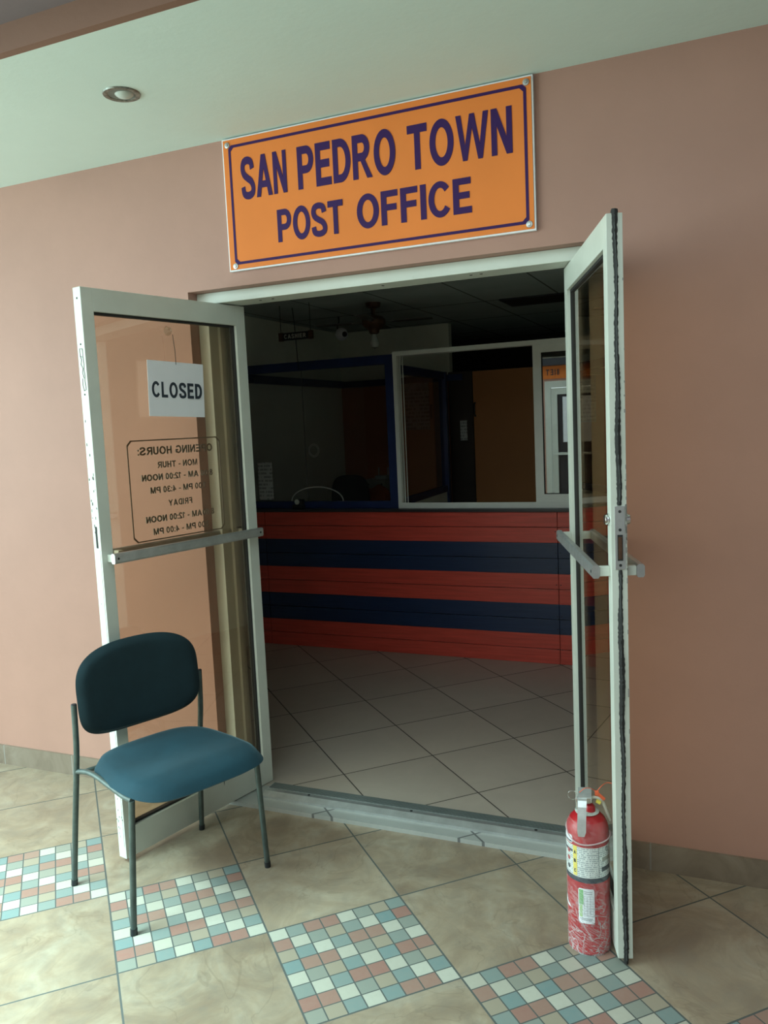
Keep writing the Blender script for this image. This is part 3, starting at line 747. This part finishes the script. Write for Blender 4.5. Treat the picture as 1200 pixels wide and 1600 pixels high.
cb = empty('white_cabinet', (-1.09, 3.86, .02)); tag(cb, 'pale boxy cabinet in the corner behind the clear screen', 'cabinet')
obj('body', B(-.10, .10, -.07, .15, 0, 1.135, bev=.006), mat('pale_cabinet_paint', (.38, .38, .33), .5), cb)
obj('door', B(-.09, .09, -.078, -.07, .05, 1.12, bev=.003), mat('pale_cabinet_door_paint', (.42, .42, .37), .5), cb)
for x in (-.06, .07): obj('knob', lathe(BM(), [(.008, 0), (.008, -.006), (0, -.007)], 10, (x, -.078, 1.09), 'Y'), M_rubber, cb)
rt_ = empty('router', (-1.05, 3.86, 1.155)); tag(rt_, 'small router with upright antennas on the pale cabinet', 'router')
obj('body', B(-.05, .06, -.04, .04, 0, .03, bev=.005), M_bulb, rt_)
for x in (-.04, .05): obj('antenna', tube(BM(), [(x, .03, .02), (x, .035, .10)], .005, 8), M_bulb, rt_)
dk = empty('desk', (-.96, 3.62, .02)); tag(dk, 'dark desk behind the cashier screen carrying the orange bundle', 'desk')
obj('desk_top', B(-.20, .50, -.14, .14, .78, .81, bev=.004), mat('dark_desk_laminate', (.06, .04, .03), .5), dk)
for x in (-.18, .45):
    for y in (-.12, .09): obj('leg', B(x, x+.03, y, y+.03, 0, .78), M_black, dk)
bm = BM(); bmesh.ops.create_uvsphere(bm, u_segments=24, v_segments=14, radius=1)
for v in bm.verts:
    n = 1+.06*math.sin(v.co.x*5+v.co.z*7)+.05*math.sin(v.co.y*9); v.co = Vector((v.co.x*.13*n, v.co.y*.11*n, max(0, v.co.z*.15+.12)*n))
ob = obj('cloth_bundle', bm, fabric('orange_cloth', (.30, .09, .04)), None, smooth=True, loc=(-1.0, 3.61, .831)); tag(ob, 'dull orange cloth bundle on the desk right of the dark office chair', 'bundle')

# ---- hanging and ceiling things indoors
ca = empty('cashier_sign', (-.935, 2.20, 2.282)); tag(ca, 'small dark CASHIER sign hanging on two cords from the indoor ceiling', 'sign')
obj('plate', B(-.103, .100, -.008, .008, -.026, .026, bev=.002), M_black, ca)
for x in (-.133, .103): obj('end_block', B(x, x+.032, -.011, .011, -.029, .029, bev=.002), M_brass, ca)
word('CASHIER', -.088, .085, -.015, .015, ca, -.0082, mat('pale_sign_lettering', (.5, .5, .45), .5), gap=.3)
for x in (-.117, .118): obj('cord', tube(BM(), [(x, 0, .029), (x, 0, .218)], .0022, 6), M_rubber, ca)
cd = obj('hanging_cord', tube(BM(), smooth_path([(-1.03, 2.34, 2.5), (-1.02, 2.34, 2.4), (-1.015, 2.345, 2.24), (-1.013, 2.35, 2.12), (-1.012, 2.355, 2.06)], 5), .0028, 6), M_rubber)
tag(cd, 'thin dark cord hanging from the indoor ceiling behind the CASHIER sign', 'cord')
sc_ = empty('security_camera', (-.965, 3.0, 2.362)); tag(sc_, 'small white ball security camera under the indoor ceiling', 'security camera')
obj('mount', tube(BM(), smooth_path([(-.02, 0, .138), (-.02, 0, .10), (-.035, 0, .05), (-.02, 0, .02)], 4), .006, 8), M_black, sc_)
bm = BM(); bmesh.ops.create_uvsphere(bm, u_segments=24, v_segments=16, radius=.050); obj('housing', bm, M_paper, sc_, smooth=True)
bm = BM(); bmesh.ops.create_uvsphere(bm, u_segments=20, v_segments=12, radius=.022); obj('lens', bm, M_black, sc_, smooth=True, loc=(.034, -.022, -.004))
fn = empty('ceiling_fan', (-.475, 2.52, 2.5)); tag(fn, 'dark ceiling fan with a bare bulb beneath its brown motor', 'ceiling fan')
bm = BM(); lathe(bm, [(.055, 0), (.05, -.03), (.02, -.04), (.014, -.06), (.014, -.09)], 24); obj('canopy', bm, M_brass, fn, smooth=True)
bm = BM(); lathe(bm, [(.014, -.085), (.06, -.095), (.085, -.12), (.085, -.15), (.06, -.175), (.04, -.19), (.035, -.21), (.02, -.22)], 28); obj('motor', bm, M_brass, fn, smooth=True)
for k in range(4):
    a = math.radians(12+90*k); bm = BM()
    box(bm, .08, .16, -.012, .012, -.140, -.134); box(bm, .15, .42, -.045, .045, -.137, -.131, bev=.002)
    o = obj('blade', bm, mat('dark_fan_blade', (.09, .085, .08), .6), fn, rot=(0, 0, a))
bm = BM(); lathe(bm, [(.018, -.215), (.018, -.235), (.022, -.245), (.032, -.27), (.034, -.288), (.026, -.31), (0, -.322)], 24); obj('bulb', bm, M_bulb, fn, smooth=True)

# ================================================================ CHAIR
FWD = math.atan2(-.373, .927)
OR = Vector((-.2455, -.5225, 0))
ch = empty('side_chair', OR, FWD - PI/2)     # local +y forward, local +x right-hand side seen from behind... (image near side is +x)
tag(ch, 'armless metal chair with blue padded seat before the open left door leaf', 'chair')
# local frame: y = forward, x = lateral; near side of the picture is x = +.27
def P(f, l, z): return Vector((-l, f, z))
LR = .0105
def leg_obj(pts, lab=None):
    bm = BM(); tube(bm, smooth_path(pts, 8), LR, 14); return obj('leg', bm, M_steel, ch, smooth=True)
for s in (-1, 1):
    o1 = leg_obj([P(.0, s*.272, .004), P(.030, s*.264, .22), P(.068, s*.257, .45), P(.085, s*.256, .56), P(.092, s*.256, .700)])
    bm = BM(); lathe(bm, [(LR, 0), (LR*.9, .004), (0, .006)], 14, P(.092, s*.256, .699)); obj('cap', bm, M_black, o1, smooth=True)
    bm = BM(); tube(bm, [P(-.0003, s*.2722, 0), P(.003, s*.2715, .022)], LR+.0015, 14); obj('foot', bm, M_black, o1, smooth=True)
    o2 = leg_obj([P(.450, s*.274, .004), P(.452, s*.262, .20), P(.455, s*.250, .41), P(.455, s*.247, .452)])
    bm = BM(); tube(bm, [P(.450, s*.2742, 0), P(.450, s*.2728, .022)], LR+.0015, 14); obj('foot', bm, M_black, o2, smooth=True)
    bm = BM(); tube(bm, smooth_path([P(.068, s*.256, .448), P(.13, s*.250, .462), P(.20, s*.247, .466), P(.30, s*.246, .458), P(.40, s*.247, .452), P(.458, s*.247, .455)], 6), .0095, 12)
    obj('side_rail', bm, M_steel, ch, smooth=True)
bm = BM()
for f in (.10, .43): tube(bm, [P(f, -.245, .452), P(f, .245, .452)], .009, 10)
obj('cross_rail', bm, M_steel, ch, smooth=True)
# seat cushion: wide, waterfall front, rounded corners
def seat_mesh(x0f, x1f, hw, z, t):
    bm = BM(); NU, NV = 26, 26; top = {}; bot = {}
    def pt_(u, v, side):
        # superellipse in plan
        a, b = 2*u-1, 2*v-1; r = 4.2
        m_ = (abs(a)**r+abs(b)**r)**(1/r); mx_ = max(abs(a), abs(b)); k = (mx_/m_) if m_ > 1e-6 else 1
        a2, b2 = a*k, b*k; d = mx_
        hw2 = hw*(1-.07*max(0, -b2))                      # a little narrower at the back
        f = (x0f+x1f)/2+b2*(x1f-x0f)/2; l = a2*hw2
        e = math.sqrt(max(0, 1-max(0, (d-.80)/.20)**2))
        zt = z - .010*(a2*a2) + .008 - .016*math.exp(-((b2+.05)**2)/.25)*(1-a2*a2) - .022*max(0, b2-.45)**1.5*3
        zc = z-t*.55
        return P(f, l, zc+(zt-zc)*e if side else zc-(t*.45)*e*.45)
    for side, D in ((1, top), (0, bot)):
        for i in range(NU+1):
            for j in range(NV+1): D[i, j] = bm.verts.new(pt_(i/NU, j/NV, side))
        for i in range(NU):
            for j in range(NV): bm.faces.new((D[i, j], D[i+1, j], D[i+1, j+1], D[i, j+1]))
    bmesh.ops.remove_doubles(bm, verts=bm.verts[:], dist=1e-5); return bm
st = obj('seat', seat_mesh(.072, .585, .254, .506, .078), M_fabric, ch, smooth=True)
# backrest: curved pad
def back_mesh():
    bm = BM(); NU, NV = 30, 22; fr = {}; bk = {}
    def pt_(u, v, side):
        a, b = 2*u-1, 2*v-1; r = 3.4 if b > 0 else 4.6
        m_ = (abs(a)**r+abs(b)**r)**(1/r); mx_ = max(abs(a), abs(b)); k = (mx_/m_) if m_ > 1e-6 else 1
        a2, b2 = a*k, b*k; d = mx_
        l = a2*.247*(1+.0*b2); z = .722+b2*.166
        z -= .018*a2*a2*(b2 > 0)*b2 ; z -= -.012*a2*a2*(b2 < 0)*(-b2)
        f0 = .070+.030*a2*a2 - .012*b2                # wraps forward at the sides, leans back at the top
        e = math.sqrt(max(0, 1-max(0, (d-.82)/.18)**2)); t = .021
        return P(f0+(t*e+.006*(1-d*d) if side else -t*e), l, z)
    for side, D in ((1, fr), (0, bk)):
        for i in range(NU+1):
            for j in range(NV+1): D[i, j] = bm.verts.new(pt_(i/NU, j/NV, side))
        for i in range(NU):
            for j in range(NV): bm.faces.new((D[i, j], D[i+1, j], D[i+1, j+1], D[i, j+1]))
    bmesh.ops.remove_doubles(bm, verts=bm.verts[:], dist=1e-5); return bm
bk = obj('backrest', back_mesh(), M_fabric_back, ch, smooth=True); bk['label'] = 'darker padded backrest'
bm = BM(); prism(bm, [(-.003, 0), (.003, 0), (.001, -.035)], 0, .0015, lambda a, b, h: P(.535+h, .055+a, .456+b)); obj('torn_fabric', bm, M_fabric_back, st)

# ================================================================ FIRE EXTINGUISHER
EXC = Vector((1.476, -.502, 0)); EF = math.atan2(-.986, .169)   # direction towards the camera
ex = empty('fire_extinguisher', EXC, EF + PI/2)                    # local -y faces the camera, +x to the right
tag(ex, 'red fire extinguisher wrapped in clear plastic, standing by the right door leaf', 'fire extinguisher')
R0 = .0640
bm = BM(); lathe(bm, [(0, .004), (.056, .004), (.060, 0), (.0645, .006), (R0, .014), (R0, .370), (.0630, .382), (.0605, .398), (.052, .414), (.039, .427), (.020, .435), (.0, .436)], 48)
obj('cylinder', bm, M_redpaint, ex, smooth=True)
def patch(name, a0, a1, z0, z1, m, r=R0+.0006, p=ex, seg=24, rr=0):
    """curved label; angles in degrees measured from the camera side, + to the right"""
    bm = BM(); A0, A1 = math.radians(a0), math.radians(a1); cols = []
    for k in range(seg+1):
        t = k/seg; a = A0+(A1-A0)*t; dx = min(t, 1-t)*abs(A1-A0)*r; cut = rr-math.sqrt(max(0, rr*rr-(rr-dx)**2)) if rr and dx < rr else 0
        cols.append([bm.verts.new(Vector((q*math.sin(a), -q*math.cos(a), z))) for q in (r, r-.0004) for z in (z0+cut, z1-cut)])
    for a, b2 in zip(cols, cols[1:]):
        bm.faces.new((a[0], b2[0], b2[1], a[1])); bm.faces.new((a[2], b2[2], b2[3], a[3])); bm.faces.new((a[1], b2[1], b2[3], a[3])); bm.faces.new((a[0], b2[0], b2[2], a[2]))
    bm.faces.new(cols[0][:2]+cols[0][3:1:-1]); bm.faces.new(cols[-1][:2]+cols[-1][3:1:-1])
    return obj(name, bm, m, p, smooth=False)
ml = patch('instruction_label', -100, 84, .250, .345, M_label, seg=44)
patch('yellow_strip', -42, -30, .252, .346, M_yellow, r=R0+.0010, p=ml, seg=6)
patch('black_band', -110, 100, .234, .250, M_ink, seg=44)
patch('divider', 29, 30, .252, .346, M_ink, r=R0+.0010, p=ml, seg=2)
patch('code_block', 40, 70, .300, .312, M_glue, r=R0+.0010, p=ml, seg=6)
patch('code_block', 38, 72, .268, .282, M_ink, r=R0+.0010, p=ml, seg=6)
patch('header_block', -78, -44, .322, .330, M_ink, r=R0+.0010, p=ml, seg=6)
for q, zz in enumerate((.322, .298, .272)): patch('pictogram', -66, -54, zz-.007, zz+.007, (M_redpaint, M_redpaint, M_ink)[q], r=R0+.0010, p=ml, seg=6, rr=.006)
for t, z in (('A', .326), ('B', .299), ('C', .268)):
    a = math.radians(-36); hl = empty('letter_mount', (0, 0, 0), a); hl.parent = ml
    o = lettering('lettering', t, -.0035, .0035, z-.0055, z+.0055, M_ink, ml, y=-(R0+.0014), bold=.04, thick=.0005); o.rotation_euler = (0, 0, a)
    bpy.data.objects.remove(hl)
bm = BM(); a = math.radians(58); tube(bm, [((R0+.0014)*math.sin(a+.09*math.cos(k*PI/8)), -(R0+.0014)*math.cos(a+.09*math.cos(k*PI/8)), .334+.0065*math.sin(k*PI/8)) for k in range(17)], .0006, 5, caps=False)
obj('approval_mark', bm, M_ink, ml)
nl = patch('name_label', -84, -44, .349, .374, M_paper, r=R0+.0008, seg=12, rr=.005)
patch('label_stripe', -82, -46, .352, .356, M_ink, r=R0+.0013, p=nl, seg=10)
il = patch('inspection_label', -28, 15, .105, .216, M_paper, r=R0+.0012, rr=.006, seg=20)
patch('green_column', -26, -14, .165, .212, M_green, r=R0+.0016, p=il, seg=6)
patch('green_column', -25, -17, .125, .164, mat('fading_green', (.42, .60, .30), .5), r=R0+.0016, p=il, seg=6)
bm = BM()
M_grid = mat('grey_print', (.22, .24, .26), .6)
for k in range(9):
    z = .132+k*.0075
    for j in range(16): pass
for k in range(9): patch('rule', -13, 12, .130+k*.0078, .1306+k*.0078, M_grid, r=R0+.0016, p=il, seg=6)
for a_ in (-12.5, -4.5, 3.5, 11.5): patch('rule', a_, a_+.5, .130, .1925, M_grid, r=R0+.0016, p=il, seg=1)
for z in (.2, .206, .120, .1155): patch('print_line', -12 if z > .19 else -20, 9, z, z+.0018, M_grid, r=R0+.0016, p=il, seg=5)
bm.free()
bm = BM(); aa = [math.radians(v) for v in (-88, -88, -52)]; zz = (.165, .138, .139)
v3 = [bm.verts.new(((R0+.0008)*math.sin(a), -(R0+.0008)*math.cos(a), z)) for a, z in zip(aa, zz)]; mid = [bm.verts.new(((R0+.0008)*math.sin(math.radians(-70)), -(R0+.0008)*math.cos(math.radians(-70)), z)) for z in (.150, .138)]
bm.faces.new((v3[0], v3[1], mid[1], mid[0])); bm.faces.new((mid[0], mid[1], v3[2])); obj('warning_triangle', bm, M_paper, ex)
M_silver = mat('dull_silver', (.62, .66, .66), .3, .55, .1, 40)
_before = set(bpy.data.objects)
bm = BM(); lathe(bm, [(.021, .4275), (.036, .4255), (.0365, .4275), (.021, .432)], 36); bmesh.ops.scale(bm, vec=(1, 1, 1), verts=bm.verts[:]); obj('collar_ring', bm, mat('grey_collar', (.50, .54, .50), .45, 0, .3, 90), ex, smooth=True)
bm = BM(); lathe(bm, [(.017, .428), (.0165, .442), (.012, .449), (0, .450)], 24, (.008, -.006, 0)); obj('red_plug', bm, M_redpaint, ex, smooth=True)
bm = BM(); lathe(bm, [(.015, .428), (.015, .452), (.019, .453), (.019, .476), (.013, .48), (0, .481)], 24, (-.004, .008, 0)); box(bm, -.018, .012, -.012, .022, .452, .482, bev=.003)
obj('valve_body', bm, M_chrome, ex, smooth=True)
bm = BM()  # top lever: folded channel rising towards the back
pr = [(-.020, 0), (.020, 0), (.020, -.016), (.0175, -.016), (.0175, -.003), (-.0175, -.003), (-.0175, -.016), (-.020, -.016)]
T = Matrix.Translation((-.006, -.036, .484)) @ Matrix.Rotation(math.radians(6), 4, 'X')
prism(bm, pr, 0, .058, lambda a, b, h: T @ Vector((a, h, b))); obj('top_lever', bm, M_silver, ex)
bm = BM()  # carry handle: long tongue hanging down in front
path = [(-.030, .484), (-.046, .478), (-.056, .462), (-.068, .43), (-.078, .395), (-.081, .382)]
V = []
for i, (y, z) in enumerate(path):
    hw = .0128 if i < 5 else .009; V.append([bm.verts.new((-.012-.0012*i+sx*hw, y, z)) for sx in (-1, 1)])
    V[-1] += [bm.verts.new((-.012-.0012*i+sx*hw, y+.0022, z+.0008)) for sx in (1, -1)]
for a, b2 in zip(V, V[1:]):
    for k in range(4): bm.faces.new((a[k], a[(k+1) % 4], b2[(k+1) % 4], b2[k]))
bm.faces.new(V[0]); bm.faces.new(V[-1][::-1]); obj('carry_handle', bm, M_silver, ex)
bm = BM(); tube(bm, [(-.042+.014*math.cos(k*PI/10), -.02, .482+.014*math.sin(k*PI/10)) for k in range(21)], .0011, 6, caps=False); obj('pin_ring', bm, M_chrome, ex, smooth=True)
bm = BM(); tube(bm, smooth_path([(-.028, -.015, .478), (-.030, -.02, .462), (-.028, -.022, .442), (-.024, -.022, .436)], 4), .0022, 8); obj('side_link', bm, M_chrome, ex, smooth=True)
bm = BM(); tube(bm, smooth_path([(-.022, -.016, .490), (-.005, -.02, .506), (.012, -.01, .502), (.026, .0, .490), (.036, .002, .480)], 5), .0011, 6)
tube(bm, smooth_path([(.03, .0, .489), (.045, .01, .503), (.06, .03, .505), (.078, .03, .503)], 4), .0012, 6)
box(bm, .024, .036, -.004, .004, .476, .492, bev=.002)
box(bm, 0, .028, -.0012, .0012, -.005, .005, bev=.001, T=Matrix.Translation((.032, -.002, .484)) @ Matrix.Rotation(math.radians(42), 4, 'Y'))
obj('safety_tag', bm, M_orangetag, ex)
bm = BM(); tube(bm, smooth_path([(.008, .004, .462), (.022, .0, .470), (.036, -.002, .468), (.048, .004, .452), (.060, .006, .42), (.068, .01, .395)], 6), .005, 10)
obj('hose', bm, mat('pale_hose', (.62, .60, .50), .5), ex, smooth=True)
bm = BM(); tube(bm, [(.028, -.006, .462), (.040, -.006, .456)], .006, 10); obj('gauge', bm, M_yellow, ex, smooth=True)
for o in set(bpy.data.objects)-_before: o.location.z += .007
bm = BM(); lathe(bm, [(R0+.001, .001), (R0+.0022, .05), (R0+.0018, .15), (R0+.0022, .25), (R0+.0015, .360), (.0660, .381), (.0617, .400), (.0532, .416)], 64)
for v in bm.verts:
    a = math.atan2(v.co.y, v.co.x); k = 1+.004*math.sin(7*a+v.co.z*60)+.003*math.sin(13*a-v.co.z*90); v.co.x *= k; v.co.y *= k
bm.faces.ensure_lookup_table()
for f in [f for f in bm.faces if len(f.verts) > 4]: bm.faces.remove(f)
wr = obj('plastic_wrap', bm, M_wrap, ex, smooth=True)
bm = BM(); pts = []
for k in range(41):
    a = math.radians(-95+190*k/40); z = .378-.022*math.cos(a-.25)+.004*math.sin(a*3); r = .0672-.20*max(0, z-.366); pts.append((r*math.sin(a), -r*math.cos(a), z))
tube(bm, pts, .0022, 6)
m_tw = mat('twisted_wrap', (.55, .42, .43), .3); obj('twisted_wrap', bm, m_tw, wr, smooth=True)
